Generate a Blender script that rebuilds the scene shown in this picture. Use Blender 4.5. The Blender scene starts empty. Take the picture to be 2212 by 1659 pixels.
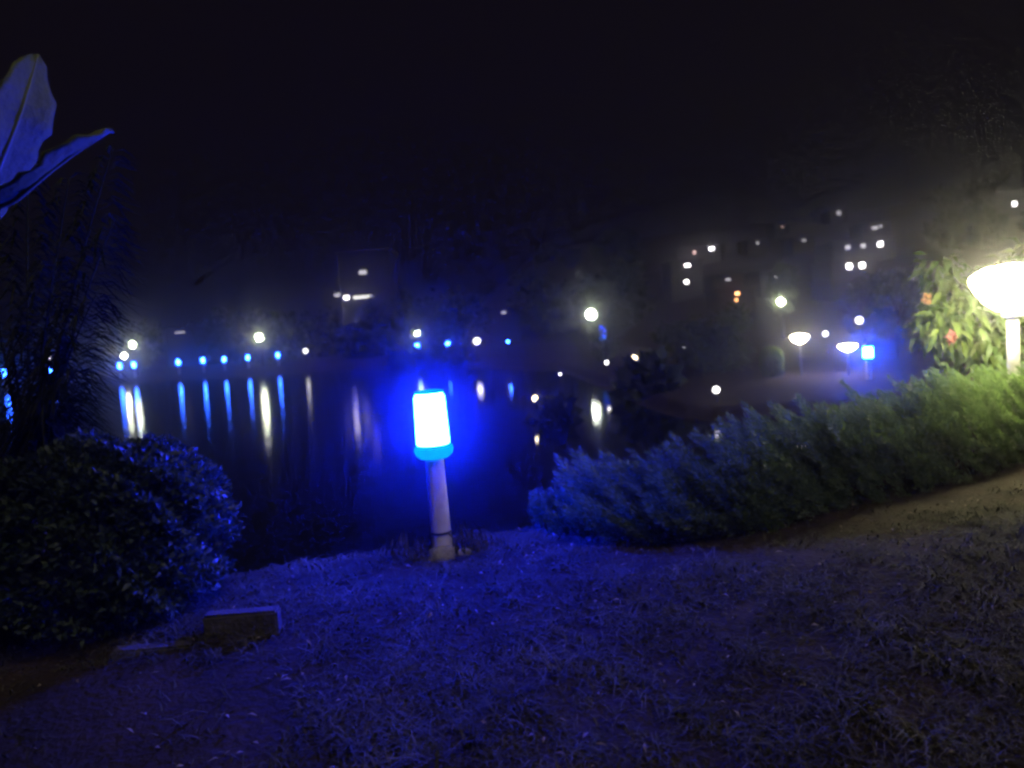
import bpy, math, random
import numpy as np
from mathutils import Vector, Matrix

rnd = random.Random(7)
rng = np.random.default_rng(11)
scene = bpy.context.scene
col = scene.collection

# ------------------------------------------------------------------ camera
EYE = 1.6                       # eye height above the lawn
PW, PH = 2212.0, 1659.0         # pixel frame used for the layout notes
FPX = 1703.0                    # focal length in those pixels (about 66 degrees wide)
PITCH, ROLL = math.radians(4.5), math.radians(4.0)
_f = Vector((0, math.cos(PITCH), -math.sin(PITCH)))
_u0 = Vector((0, math.sin(PITCH), math.cos(PITCH)))
_x = Vector((1, 0, 0))
_r = _x * math.cos(ROLL) - _u0 * math.sin(ROLL)
_u = _x * math.sin(ROLL) + _u0 * math.cos(ROLL)
cam_d = bpy.data.cameras.new('camera')
cam = bpy.data.objects.new('camera', cam_d)
col.objects.link(cam)
scene.camera = cam
M = Matrix((( _r.x, _u.x, -_f.x, 0), (_r.y, _u.y, -_f.y, 0), (_r.z, _u.z, -_f.z, EYE), (0, 0, 0, 1)))
cam.matrix_world = M
cam_d.sensor_width = 36.0
cam_d.lens = 36.0 * FPX / PW
cam_d.clip_start = 0.05
cam_d.clip_end = 3000
cam_d.dof.use_dof = True
cam_d.dof.focus_distance = 4.6
cam_d.dof.aperture_fstop = cam_d.lens / 1000 / 0.021   # a 21 mm opening: far lamps go soft

# ------------------------------------------------------------------ sky, fill sun, exposure
world = bpy.data.worlds.new('World')
scene.world = world
world.use_nodes = True
wn = world.node_tree.nodes
wn['Background'].inputs['Color'].default_value = (0.85, 0.60, 1.0, 1)
wn['Background'].inputs['Strength'].default_value = 0.0045
sun_d = bpy.data.lights.new('fill_sun', 'SUN')
sun_d.energy = 0.72  # added fill from behind right, lifts the dark lawn and leaf
sun_d.angle = math.radians(25)
sun_d.color = (1.0, 0.86, 0.72)
sun = bpy.data.objects.new('fill_sun', sun_d)
sun.rotation_euler = (math.radians(38), 0, math.radians(38))
col.objects.link(sun)
vs = scene.view_settings
vs.view_transform = 'Standard'
vs.look = 'None'
vs.exposure = 0.0
vs.gamma = 1.0
cy = scene.cycles
cy.use_denoising = True
cy.max_bounces = 3
cy.diffuse_bounces = 1
cy.glossy_bounces = 2
cy.transmission_bounces = 2
cy.volume_bounces = 0
cy.transparent_max_bounces = 6
cy.sample_clamp_indirect = 4.0
cy.caustics_reflective = False
cy.caustics_refractive = False
cy.use_light_tree = True
cy.filter_width = 2.6
cy.use_adaptive_sampling = True
cy.adaptive_threshold = 0.03
cy.adaptive_min_samples = 16

# ------------------------------------------------------------------ layout helpers
def ray(px, py):
    return (_f + _r * ((px - PW / 2) / FPX) + _u * ((PH / 2 - py) / FPX))
def P(px, py, Y):
    d = ray(px, py)
    t = Y / d.y
    return Vector((d.x * t, Y, EYE + d.z * t))
def G(px, py, z=0.0):
    d = ray(px, py)
    t = (z - EYE) / d.z
    return Vector((d.x * t, d.y * t, z))

# ------------------------------------------------------------------ object helpers
def tag(o, label=None, cat=None, group=None, kind=None):
    if label: o['label'] = label
    if cat: o['category'] = cat
    if group: o['group'] = group
    if kind: o['kind'] = kind
    return o
def empty(name, loc, rz=0.0):
    o = bpy.data.objects.new(name, None)
    o.empty_display_size = 0.1
    o.location = loc
    o.rotation_euler = (0, 0, rz)
    col.objects.link(o)
    return o
def link(name, me, mat, parent=None, loc=None):
    o = bpy.data.objects.new(name, me)
    if mat is not None:
        if len(me.materials) == 0:
            me.materials.append(mat)
        elif me.materials[0] is not mat and me.users == 1:
            me.materials[0] = mat
    col.objects.link(o)
    if parent is not None:
        o.parent = parent
    if loc is not None:
        o.location = loc
    return o
def mesh(name, v, f, smooth=False):
    me = bpy.data.meshes.new(name)
    me.from_pydata([tuple(p) for p in v], [], f)
    if smooth:
        me.polygons.foreach_set('use_smooth', [True] * len(me.polygons))
    me.update()
    return me
def npmesh(name, V, F):
    """V (n,3) vertices, F (m,k) faces, all of the same size"""
    me = bpy.data.meshes.new(name)
    V = np.asarray(V, dtype=np.float32)
    F = np.asarray(F, dtype=np.int32)
    m, k = F.shape
    me.vertices.add(len(V)); me.vertices.foreach_set('co', V.ravel())
    me.loops.add(m * k); me.loops.foreach_set('vertex_index', F.ravel())
    me.polygons.add(m); me.polygons.foreach_set('loop_start', np.arange(0, m * k, k, dtype=np.int32))
    me.update(calc_edges=True)
    me.validate()
    return me
def unit(a):
    return a / np.maximum(np.linalg.norm(a, axis=-1, keepdims=True), 1e-9)
def leaf_mesh(name, pos, d, n, L, W, bend=0.15):
    """one folded, pointed leaf (4 triangles) per row"""
    pos = np.asarray(pos); d = unit(np.asarray(d)); n = np.asarray(n)
    s = unit(np.cross(d, n)); n = unit(np.cross(s, d))
    L = np.broadcast_to(np.asarray(L, dtype=float).reshape(-1, 1), (len(pos), 1))
    W = np.broadcast_to(np.asarray(W, dtype=float).reshape(-1, 1), (len(pos), 1))
    mid = pos + d * L * 0.45 + n * L * bend * 0.5
    a = pos
    b = mid + s * W * 0.5 + n * W * 0.18
    c = mid - s * W * 0.5 + n * W * 0.18
    e = pos + d * L - n * L * bend
    V = np.stack([a, b, mid, c, e], 1).reshape(-1, 3)
    base = np.arange(len(pos))[:, None] * 5
    F = np.concatenate([base + np.array([[0, 2, 1]]), base + np.array([[0, 3, 2]]),
                        base + np.array([[1, 2, 4]]), base + np.array([[2, 3, 4]])], 0)
    return npmesh(name, V, F)
def needle_mesh(name, pos, d, n, L, W):
    d = unit(d); s = unit(np.cross(d, n))
    L = L[:, None]; W = W[:, None]
    V = np.stack([pos, pos + d * L * .4 + s * W * .5, pos + d * L, pos + d * L * .4 - s * W * .5], 1).reshape(-1, 3)
    return npmesh(name, V, np.arange(len(pos) * 4).reshape(-1, 4))
def tube(pts, radii, seg=8, cap=True):
    pts = [Vector(p) for p in pts]
    v, f = [], []
    side = None
    for i, p in enumerate(pts):
        t = (pts[min(i + 1, len(pts) - 1)] - pts[max(i - 1, 0)]).normalized()
        if side is None:
            side = t.cross(Vector((0.31, 0.9, 0.2))).normalized()
        side = (side - t * side.dot(t)).normalized()
        o = t.cross(side)
        for k in range(seg):
            a = 2 * math.pi * k / seg
            v.append(p + (side * math.cos(a) + o * math.sin(a)) * radii[i])
    for i in range(len(pts) - 1):
        for k in range(seg):
            k2 = (k + 1) % seg
            f.append((i * seg + k, i * seg + k2, (i + 1) * seg + k2, (i + 1) * seg + k))
    if cap:
        f.append(tuple(range(seg - 1, -1, -1)))
        n = (len(pts) - 1) * seg
        f.append(tuple(n + k for k in range(seg)))
    return v, f
def lathe(profile, seg=32):
    v, f = [], []
    for r, z in profile:
        for k in range(seg):
            a = 2 * math.pi * k / seg
            v.append((r * math.cos(a), r * math.sin(a), z))
    for i in range(len(profile) - 1):
        for k in range(seg):
            k2 = (k + 1) % seg
            f.append((i * seg + k, i * seg + k2, (i + 1) * seg + k2, (i + 1) * seg + k))
    f.append(tuple(range(seg - 1, -1, -1)))
    n = (len(profile) - 1) * seg
    f.append(tuple(n + k for k in range(seg)))
    return v, f
def join(parts):
    V, F = [], []
    for v, f in parts:
        b = len(V)
        V += list(v)
        F += [tuple(i + b for i in q) for q in f]
    return V, F
def box(cx, cy_, cz, sx, sy, sz):
    v = [(cx + x * sx / 2, cy_ + y * sy / 2, cz + z * sz / 2) for x in (-1, 1) for y in (-1, 1) for z in (-1, 1)]
    f = [(0, 1, 3, 2), (4, 6, 7, 5), (0, 4, 5, 1), (2, 3, 7, 6), (0, 2, 6, 4), (1, 5, 7, 3)]
    return v, f

# ------------------------------------------------------------------ materials
def principled(name, color, rough=0.8, var=None, scale=6.0, spec=0.3, bump=0.0, bscale=40.0, island=None, metal=0.0, trans=None):
    m = bpy.data.materials.new(name)
    m.use_nodes = True
    nt = m.node_tree
    b = nt.nodes['Principled BSDF']
    b.inputs['Roughness'].default_value = rough
    b.inputs['Specular IOR Level'].default_value = spec
    b.inputs['Metallic'].default_value = metal
    b.inputs['Base Color'].default_value = (*color, 1)
    tc = nt.nodes.new('ShaderNodeTexCoord')
    if var is not None or island is not None:
        mix = nt.nodes.new('ShaderNodeMix'); mix.data_type = 'RGBA'
        mix.inputs['A'].default_value = (*color, 1)
        mix.inputs['B'].default_value = (*(var or island), 1)
        if island is not None:
            g = nt.nodes.new('ShaderNodeNewGeometry')
            nt.links.new(g.outputs['Random Per Island'], mix.inputs['Factor'])
        else:
            n = nt.nodes.new('ShaderNodeTexNoise')
            n.inputs['Scale'].default_value = scale
            n.inputs['Detail'].default_value = 6
            n.inputs['Roughness'].default_value = 0.65
            nt.links.new(tc.outputs['Object'], n.inputs['Vector'])
            r = nt.nodes.new('ShaderNodeValToRGB')
            r.color_ramp.elements[0].position = 0.35
            r.color_ramp.elements[1].position = 0.68
            nt.links.new(n.outputs['Fac'], r.inputs['Fac'])
            nt.links.new(r.outputs['Color'], mix.inputs['Factor'])
        nt.links.new(mix.outputs['Result'], b.inputs['Base Color'])
    if bump:
        n2 = nt.nodes.new('ShaderNodeTexNoise')
        n2.inputs['Scale'].default_value = bscale
        n2.inputs['Detail'].default_value = 5
        nt.links.new(tc.outputs['Object'], n2.inputs['Vector'])
        bp = nt.nodes.new('ShaderNodeBump')
        bp.inputs['Strength'].default_value = bump
        bp.inputs['Distance'].default_value = 0.02
        nt.links.new(n2.outputs['Fac'], bp.inputs['Height'])
        nt.links.new(bp.outputs['Normal'], b.inputs['Normal'])
    if trans:
        t = nt.nodes.new('ShaderNodeBsdfTranslucent')
        t.inputs['Color'].default_value = (*trans, 1)
        mx = nt.nodes.new('ShaderNodeMixShader')
        mx.inputs['Fac'].default_value = 0.35
        out = nt.nodes['Material Output']
        nt.links.new(b.outputs[0], mx.inputs[1]); nt.links.new(t.outputs[0], mx.inputs[2])
        nt.links.new(mx.outputs[0], out.inputs['Surface'])
    return m
def emitter(name, color, strength, sample=True):
    m = bpy.data.materials.new(name)
    m.use_nodes = True
    nt = m.node_tree
    nt.nodes.remove(nt.nodes['Principled BSDF'])
    e = nt.nodes.new('ShaderNodeEmission')
    e.inputs['Color'].default_value = (*color, 1)
    e.inputs['Strength'].default_value = strength
    nt.links.new(e.outputs[0], nt.nodes['Material Output'].inputs['Surface'])
    m.cycles.emission_sampling = 'AUTO' if sample else 'NONE'
    return m

m_ground = principled('soil_and_turf', (0.022, 0.018, 0.012), 0.95, var=(0.046, 0.033, 0.022), scale=2.2, spec=0.1, bump=0.9, bscale=26)
m_grass = principled('grass_blade', (0.050, 0.060, 0.036), 0.9, island=(0.130, 0.118, 0.084), spec=0.06)
m_juniper = principled('juniper_needles', (0.070, 0.125, 0.065), 0.6, island=(0.190, 0.250, 0.135), spec=0.25, trans=(0.15, 0.24, 0.06))
m_twig = principled('twig_bark', (0.050, 0.036, 0.026), 0.9, var=(0.085, 0.062, 0.045), scale=20, bump=0.5)
m_bush = principled('glossy_small_leaf', (0.026, 0.046, 0.026), 0.5, island=(0.070, 0.095, 0.055), spec=0.3, trans=(0.04, 0.06, 0.03))
m_banana = principled('banana_leaf', (0.135, 0.165, 0.075), 0.6, var=(0.18, 0.205, 0.095), scale=7, spec=0.25, trans=(0.09, 0.13, 0.05), bump=0.5, bscale=30)
m_rib = principled('leaf_midrib', (0.16, 0.19, 0.10), 0.5)
m_stem = principled('banana_stem', (0.085, 0.090, 0.045), 0.6, var=(0.060, 0.045, 0.028), scale=9)
m_palm = principled('palm_leaflet', (0.012, 0.016, 0.007), 0.8, island=(0.036, 0.040, 0.020), spec=0.05)
m_tree = principled('tree_leaf', (0.085, 0.110, 0.050), 0.6, island=(0.150, 0.170, 0.090), spec=0.3, trans=(0.06, 0.09, 0.03))
m_wood = principled('dark_wood_leaf', (0.030, 0.045, 0.022), 0.8, island=(0.05, 0.065, 0.03), spec=0.1)
m_flowerleaf = principled('long_leaf', (0.055, 0.105, 0.022), 0.5, island=(0.110, 0.150, 0.030), spec=0.35, trans=(0.10, 0.15, 0.02))
m_pink = principled('pink_petal', (0.50, 0.16, 0.14), 0.7, var=(0.55, 0.26, 0.22), scale=30, trans=(0.45, 0.14, 0.12))
m_orange = principled('orange_petal', (0.45, 0.24, 0.10), 0.7, var=(0.50, 0.32, 0.14), scale=30, trans=(0.40, 0.2, 0.08))
m_paint = principled('pale_post_paint', (0.62, 0.61, 0.60), 0.5, var=(0.50, 0.48, 0.46), scale=14, spec=0.4, bump=0.12, bscale=60)
m_darkmetal = principled('dark_metal', (0.05, 0.05, 0.055), 0.5, var=(0.035, 0.03, 0.03), scale=20, metal=0.4)
m_concrete = principled('concrete', (0.40, 0.38, 0.33), 0.9, var=(0.15, 0.14, 0.12), scale=11, spec=0.15, bump=0.6, bscale=70)
m_kerb = principled('kerb_concrete', (0.085, 0.08, 0.07), 0.92, var=(0.05, 0.046, 0.04), scale=9, spec=0.12, bump=0.6, bscale=50)
m_wall = principled('house_render', (0.045, 0.042, 0.040), 0.9, var=(0.035, 0.032, 0.030), scale=0.6)
m_roof = principled('house_roof', (0.06, 0.045, 0.04), 0.9, var=(0.07, 0.05, 0.045), scale=1.5)
m_frame = principled('window_frame', (0.25, 0.24, 0.22), 0.6)
m_cable = principled('cable', (0.03, 0.03, 0.03), 0.5)

BLUE = (0.0018, 0.013, 1.0)
e_blue = emitter('blue_diffuser', BLUE, 1120)
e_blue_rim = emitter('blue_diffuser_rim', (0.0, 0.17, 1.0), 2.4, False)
e_dimblue = emitter('dim_blue_globe', (0.01, 0.06, 1.0), 3.0)
e_warm = emitter('warm_diffuser', (1.0, 0.93, 0.55), 116)
e_fblue = emitter('far_blue_diffuser', (0.018, 0.10, 1.0), 120)
e_fwarm = emitter('far_warm_diffuser', (1.0, 0.93, 0.66), 60)
e_mblue = emitter('right_bank_blue_diffuser', (0.006, 0.06, 1.0), 800)
e_cool2 = emitter('cool_globe_soft', (0.93, 1.0, 0.86), 40)
e_small = emitter('small_white_globe', (1.0, 0.95, 0.93), 14, False)
e_cool = emitter('cool_globe', (0.95, 1.0, 0.76), 72)
e_white = emitter('white_globe', (1.0, 0.95, 0.93), 7)
e_amber = emitter('amber_globe', (1.0, 0.80, 0.50), 14)
e_win = emitter('window_light', (1.0, 0.93, 0.92), 18, False)
e_windim = emitter('window_light_dim', (0.95, 0.90, 1.0), 1.1, False)
e_winred = emitter('window_light_rose', (1.0, 0.62, 0.60), 2.5, False)
e_winor = emitter('window_light_orange', (1.0, 0.42, 0.16), 9, False)
e_tube = emitter('canopy_tube', (1.0, 0.98, 0.88), 2.2)

def patchy(m, dark, scale):
    nt = m.node_tree
    b = nt.nodes['Principled BSDF']
    src = b.inputs['Base Color'].links[0].from_socket
    n = nt.nodes.new('ShaderNodeTexNoise'); n.inputs['Scale'].default_value = scale; n.inputs['Detail'].default_value = 7; n.inputs['Roughness'].default_value = 0.7
    tc = nt.nodes.new('ShaderNodeTexCoord'); nt.links.new(tc.outputs['Object'], n.inputs['Vector'])
    r = nt.nodes.new('ShaderNodeValToRGB'); r.color_ramp.elements[0].position = 0.40; r.color_ramp.elements[1].position = 0.62
    nt.links.new(n.outputs['Fac'], r.inputs['Fac'])
    mx = nt.nodes.new('ShaderNodeMix'); mx.data_type = 'RGBA'
    mx.inputs['A'].default_value = (*dark, 1)
    nt.links.new(r.outputs['Color'], mx.inputs['Factor']); nt.links.new(src, mx.inputs['B'])
    nt.links.new(mx.outputs['Result'], b.inputs['Base Color'])
patchy(m_grass, (0.042, 0.040, 0.026), 2.4)

# ------------------------------------------------------------------ terrain
WATER = -2.0
near_pts = [(-200, 9.5), (-20, 8.0), (-6, 7.3), (-2.4, 7.2), (-0.9, 7.6), (0.4, 8.1), (2, 8.9), (4, 11.2), (6, 13.6), (9, 15.6), (14, 17.6), (22, 19.5), (30, 21)]
far_pts = [(31, 24), (24, 25.6), (16, 26.0), (9, 25.2), (6.3, 25.3), (5.5, 27.0), (5.1, 31), (4.7, 38), (4.1, 48), (3.3, 57), (-1, 64.5), (-6, 71), (-15, 80), (-26, 84), (-40, 86), (-70, 88), (-200, 90)]
LAKE = np.array(near_pts + far_pts, dtype=float)
NX, NY = np.array([p[0] for p in near_pts]), np.array([p[1] for p in near_pts])
def lake_sd(x, y):
    """distance from the waterline, positive on land"""
    x = np.asarray(x, float); y = np.asarray(y, float)
    best = np.full(x.shape, 1e9)
    inside = np.zeros(x.shape, bool)
    n = len(LAKE)
    for i in range(n):
        x0, y0 = LAKE[i]; x1, y1 = LAKE[(i + 1) % n]
        dx, dy = x1 - x0, y1 - y0
        t = np.clip(((x - x0) * dx + (y - y0) * dy) / (dx * dx + dy * dy), 0, 1)
        best = np.minimum(best, np.hypot(x - x0 - t * dx, y - y0 - t * dy))
        c = (y0 > y) != (y1 > y)
        inside ^= c & (x < (x1 - x0) * (y - y0) / ((y1 - y0) + 1e-12) + x0)
    return np.where(inside, -best, best)
def sm(t):
    t = np.clip(t, 0, 1)
    return t * t * (3 - 2 * t)
def bumps(x, y, s, seed=0):
    return (np.sin(x * s + 1.7 * seed) * np.cos(y * s * 1.13 + seed) + 0.6 * np.sin(x * s * 2.3 + y * s * 1.7 + seed * 3) + 0.4 * np.cos(x * s * 4.1 - y * s * 3.7 + seed)) / 2
def height(x, y):
    x = np.asarray(x, float); y = np.asarray(y, float)
    sd = lake_sd(x, y)
    south = y < np.interp(x, NX, NY) + 0.01
    zs = WATER + 2.0 * sm(sd / 1.95) + 0.025 * bumps(x, y, 1.9, 1) * sm(sd / 2)
    zs = zs - 0.16 * np.clip(4.7 - y, 0, 2.0) ** 1.1        # slope added towards the viewer to weaken the blue light there
    slope = np.clip(sd - 22, 0, 190) * 0.155 * sm((x + 35) / 60)
    zn = WATER + 0.30 * sm(sd / 0.7) + 0.40 * sm(sd / 6) + 0.006 * np.clip(sd, 0, 60) + slope + bumps(x, y, 0.05, 2) * np.clip(sd / 60, 0, 1) * 1.5
    zl = WATER - 0.9 * sm(-sd / 5)
    zl = zl + 1.15 * np.exp(-(((x - 1.0) / 0.9) ** 2 + ((y - 28.9) / 0.8) ** 2) ** 2)
    return np.where(sd < 0, zl, np.where(south, zs, zn))
def hz(x, y):
    return float(height(np.array([x]), np.array([y]))[0])
gx = np.unique(np.concatenate([np.linspace(-320, -60, 30), np.linspace(-60, -12, 60), np.linspace(-12, 14, 150), np.linspace(14, 60, 70), np.linspace(60, 320, 40)]))
gy = np.unique(np.concatenate([np.linspace(-60, 0, 14), np.linspace(0, 12, 90), np.linspace(12, 34, 80), np.linspace(34, 95, 90), np.linspace(95, 340, 50)]))
XX, YY = np.meshgrid(gx, gy)
ZZ = height(XX, YY)
V = np.stack([XX, YY, ZZ], -1).reshape(-1, 3)
ni, nj = len(gy), len(gx)
ii, jj = np.meshgrid(np.arange(ni - 1), np.arange(nj - 1), indexing='ij')
a = (ii * nj + jj).ravel()
ground = link('ground', npmesh('ground', V, np.stack([a, a + 1, a + nj + 1, a + nj], 1)), m_ground)
ground.data.polygons.foreach_set('use_smooth', [True] * len(ground.data.polygons))
tag(ground, 'dark grassy lake bank and hillside', kind='structure')

# water
m_water = bpy.data.materials.new('lake_water')
m_water.use_nodes = True
nt = m_water.node_tree
b = nt.nodes['Principled BSDF']
b.inputs['Base Color'].default_value = (0.004, 0.006, 0.008, 1)
b.inputs['IOR'].default_value = 1.33
b.inputs['Roughness'].default_value = 0.085
tc = nt.nodes.new('ShaderNodeTexCoord')
mp = nt.nodes.new('ShaderNodeMapping'); mp.inputs['Scale'].default_value = (0.35, 1.7, 1)
nz = nt.nodes.new('ShaderNodeTexNoise'); nz.inputs['Scale'].default_value = 2.6; nz.inputs['Detail'].default_value = 4
bp = nt.nodes.new('ShaderNodeBump'); bp.inputs['Strength'].default_value = 0.16; bp.inputs['Distance'].default_value = 0.05
nt.links.new(tc.outputs['Object'], mp.inputs['Vector']); nt.links.new(mp.outputs[0], nz.inputs['Vector'])
sp_ = nt.nodes.new('ShaderNodeSeparateXYZ'); nt.links.new(tc.outputs['Object'], sp_.inputs[0])
for src, lo, hi, dst in (('X', 0.16, 0.05, bp.inputs['Strength']), ('X', 0.085, 0.05, b.inputs['Roughness'])):
    mr = nt.nodes.new('ShaderNodeMapRange'); mr.inputs['From Min'].default_value = -9; mr.inputs['From Max'].default_value = -1
    mr.inputs['To Min'].default_value = lo; mr.inputs['To Max'].default_value = hi
    nt.links.new(sp_.outputs[src], mr.inputs['Value']); nt.links.new(mr.outputs[0], dst)
nt.links.new(nz.outputs['Fac'], bp.inputs['Height']); nt.links.new(bp.outputs[0], b.inputs['Normal'])
# sheet slightly larger than the lake, the bank rises through it
sheet = mesh('water', [(-260, 2, WATER - 0.004), (40, 2, WATER - 0.004), (40, 100, WATER - 0.004), (-260, 100, WATER - 0.004)], [(0, 1, 2, 3)])
tag(link('water', sheet, m_water), 'dark calm lake water reflecting lamps', kind='structure')

# ------------------------------------------------------------------ lawn grass
def lawn_density(x, y):
    d = np.clip((lake_sd(x, y) - 1.2) / 0.5, 0, 1)
    # bare earth strip in front of the juniper, and a worn corner below the kerb
    front = np.interp(x, HFX, HFY)
    soil = np.where(x > 0.6, np.clip((front - 0.25 - y) / 0.75, 0.06, 1), 1.0)
    kerbline = np.interp(x, [-3.2, -1.9, -1.35, -1.15], [4.15, 4.05, 4.02, 3.9])
    corner = np.where((x < -1.15), np.clip((kerbline - 0.75 - y) / 0.5, 0.05, 1), 1.0)
    corner = np.where((x < -1.15) & (y > kerbline), 0.5, corner)
    patch = np.clip(0.55 + 0.8 * bumps(x, y, 2.3, 9) + 0.8 * bumps(x, y, 8.3, 5) + 0.5 * bumps(y, x, 19.0, 2), 0.03, 1)
    return d * soil * corner * patch
hedge_front = [G(px, py) for px, py in ((1270, 1180), (1480, 1176), (1620, 1160), (1800, 1112), (2000, 1062), (2212, 1006), (2420, 955))]
HFX = np.array([p.x for p in hedge_front]); HFY = np.array([p.y for p in hedge_front])
def blades(n, xr, yr, hmin, hmax, wid, lay, keep=None):
    x = rng.uniform(*xr, n); y = rng.uniform(*yr, n)
    k = rng.uniform(0, 1, n) < (lawn_density(x, y) if keep is None else keep(x, y))
    x, y = x[k], y[k]
    n = len(x)
    z = height(x, y)
    clump = 0.5 + 0.5 * bumps(x, y, 3.1, 4) + 0.35 * bumps(x, y, 9.0, 2)
    clump = np.clip(clump, 0.1, 1.2)
    h = rng.uniform(hmin, hmax, n) * (0.45 + 0.75 * clump)
    ang = rng.uniform(0, 2 * np.pi, n) + 1.5 * bumps(x, y, 4.5, 7)
    out = np.stack([np.cos(ang), np.sin(ang), np.zeros(n)], 1)
    side = np.stack([-np.sin(ang), np.cos(ang), np.zeros(n)], 1)
    l = rng.uniform(lay * 0.4, lay * 1.5, n)[:, None]
    up = np.array([[0, 0, 1.0]])
    p0 = np.stack([x, y, z - 0.004], 1)
    w = (wid * rng.uniform(0.6, 1.3, n))[:, None]
    hh = h[:, None]
    p1 = p0 + up * hh * 0.62 + out * hh * l * 0.45
    p2 = p0 + up * hh * (1.0 - 0.28 * l) + out * hh * l * 1.25
    V = np.stack([p0 - side * w, p0 + side * w, p1 - side * w * 0.8, p1 + side * w * 0.8, p2], 1).reshape(-1, 3)
    bs = np.arange(n)[:, None] * 5
    F = np.concatenate([bs + np.array([[0, 1, 3]]), bs + np.array([[0, 3, 2]]), bs + np.array([[2, 3, 4]])], 0)
    return V, F
Vg, Fg = blades(330000, (-4.6, 6.4), (2.3, 7.0), 0.020, 0.060, 0.0036, 2.2)
Vt, Ft = blades(90000, (-4.2, 5.6), (2.3, 6.6), 0.045, 0.11, 0.0042, 2.0, keep=lambda x, y: lawn_density(x, y) * (bumps(x, y, 3.7, 6) + 0.5 * bumps(x, y, 11.0, 3) > 0.28))
Fg = np.concatenate([Fg, Ft + len(Vg)]); Vg = np.concatenate([Vg, Vt])
grass = link('lawn_grass', npmesh('lawn_grass', Vg, Fg), m_grass)
tag(grass, 'short matted grass covering the lake bank', 'grass', kind='stuff')
# dead runners and fallen leaf bits that catch the light
n = 700
x = rng.uniform(-3.2, 4.6, n); y = rng.uniform(2.4, 6.0, n)
k = lake_sd(x, y) > 1.9
x, y = x[k], y[k]; n = len(x)
ang = rng.uniform(0, 2 * np.pi, n)
litter = leaf_mesh('dry_leaf_litter', np.stack([x, y, height(x, y) + rng.uniform(0.012, 0.05, n)], 1),
                   np.stack([np.cos(ang), np.sin(ang), rng.normal(0, 0.25, n)], 1),
                   np.stack([rng.normal(0, .4, n), rng.normal(0, .4, n), np.ones(n)], 1), rng.uniform(0.02, 0.06, n), rng.uniform(0.006, 0.02, n))
m_litter = principled('dry_leaf', (0.12, 0.09, 0.06), 0.8, island=(0.24, 0.21, 0.16))
tag(link('dry_leaf_litter', litter, m_litter), 'dry leaf bits scattered in the lawn', 'leaf litter', kind='stuff')

# ------------------------------------------------------------------ blue bollard lights
def lathe_mesh(name, prof, seg=32):
    v, f = lathe(prof, seg)
    return mesh(name, v, f, True)
bollard_meshes = {
    'post': lathe_mesh('bollard_post', [(0.076, -0.05), (0.071, 0.02), (0.067, 0.35), (0.062, 0.70), (0.062, 0.73)], 28),
    'lamp_head': lathe_mesh('bollard_head', [(0.108, 0.772), (0.115, 0.784), (0.106, 1.10), (0.090, 1.126)], 24),
    'far_head': lathe_mesh('far_bollard_head', [(0.112, 0.752), (0.106, 1.08), (0.090, 1.126)], 10),
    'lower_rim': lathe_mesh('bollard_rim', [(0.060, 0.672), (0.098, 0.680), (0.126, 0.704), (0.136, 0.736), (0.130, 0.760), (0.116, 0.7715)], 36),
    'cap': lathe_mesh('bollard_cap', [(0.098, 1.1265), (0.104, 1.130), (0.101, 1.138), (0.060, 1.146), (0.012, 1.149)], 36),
}
def bollard(loc, label, far=True, scale=1.0, em=None, group='blue bollard lights round the lake'):
    t = empty('bollard_light', loc)
    t.scale = (scale, scale, scale) if em is None or em is e_dimblue else (scale * 1.4, scale * 1.4, scale)
    tag(t, label, 'bollard light', group)
    em = em or (e_fblue if far else e_blue)
    for part, mt in (('post', m_paint), ('lamp_head', em), ('lower_rim', e_blue_rim), ('cap', e_blue_rim)):
        me = bollard_meshes[part]
        if part == 'lamp_head' and far:
            me = bollard_meshes['far_head'].copy()
        link(part, me, mt, t)
    return t
bl = G(957, 1197)
bol = bollard((bl.x, bl.y, hz(bl.x, bl.y)), 'tall near bollard with glowing blue drum head on pale post in the lawn', far=False, scale=1.02)
bol.rotation_euler = (0, math.radians(-0.6), 0)
# cable clamp near the foot of the post
cv, cf = join([lathe([(0.071, 0.150), (0.076, 0.152), (0.076, 0.166), (0.071, 0.168)], 24), tube([(0.055, -0.04, 0.155), (0.085, -0.055, 0.12), (0.080, -0.075, 0.05), (0.10, -0.09, -0.01)], [0.005] * 4, 6)])
link('cable_clamp', mesh('cable_clamp', cv, cf, True), m_cable, bol)
# lumpy concrete footing
def blob(rx, ry, rz_, seed, seg=18, rings=10, amp=0.12):
    r = random.Random(seed)
    v, f = [], []
    ph = [r.uniform(0, 6.28) for _ in range(8)]
    for i in range(rings + 1):
        th = math.pi * i / rings
        for k in range(seg):
            a = 2 * math.pi * k / seg
            q = 1 + amp * (math.sin(2 * a + ph[0] + th * 2) + 0.7 * math.sin(3 * a + ph[1] - th * 3) + 0.5 * math.sin(5 * a + ph[2] + th * 4)) * math.sin(th)
            v.append((rx * q * math.sin(th) * math.cos(a), ry * q * math.sin(th) * math.sin(a), rz_ * math.cos(th)))
    for i in range(rings):
        for k in range(seg):
            k2 = (k + 1) % seg
            f.append((i * seg + k, (i + 1) * seg + k, (i + 1) * seg + k2, i * seg + k2))
    return v, f
v, f = blob(0.115, 0.10, 0.075, 3)
link('footing', mesh('footing', v, f, True), m_concrete, bol, (0.01, -0.06, 0.005))
v, f = blob(0.06, 0.05, 0.04, 5)
link('footing', mesh('footing_chip', v, f, True), m_concrete, bol, (0.15, -0.07, 0.01))

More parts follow.
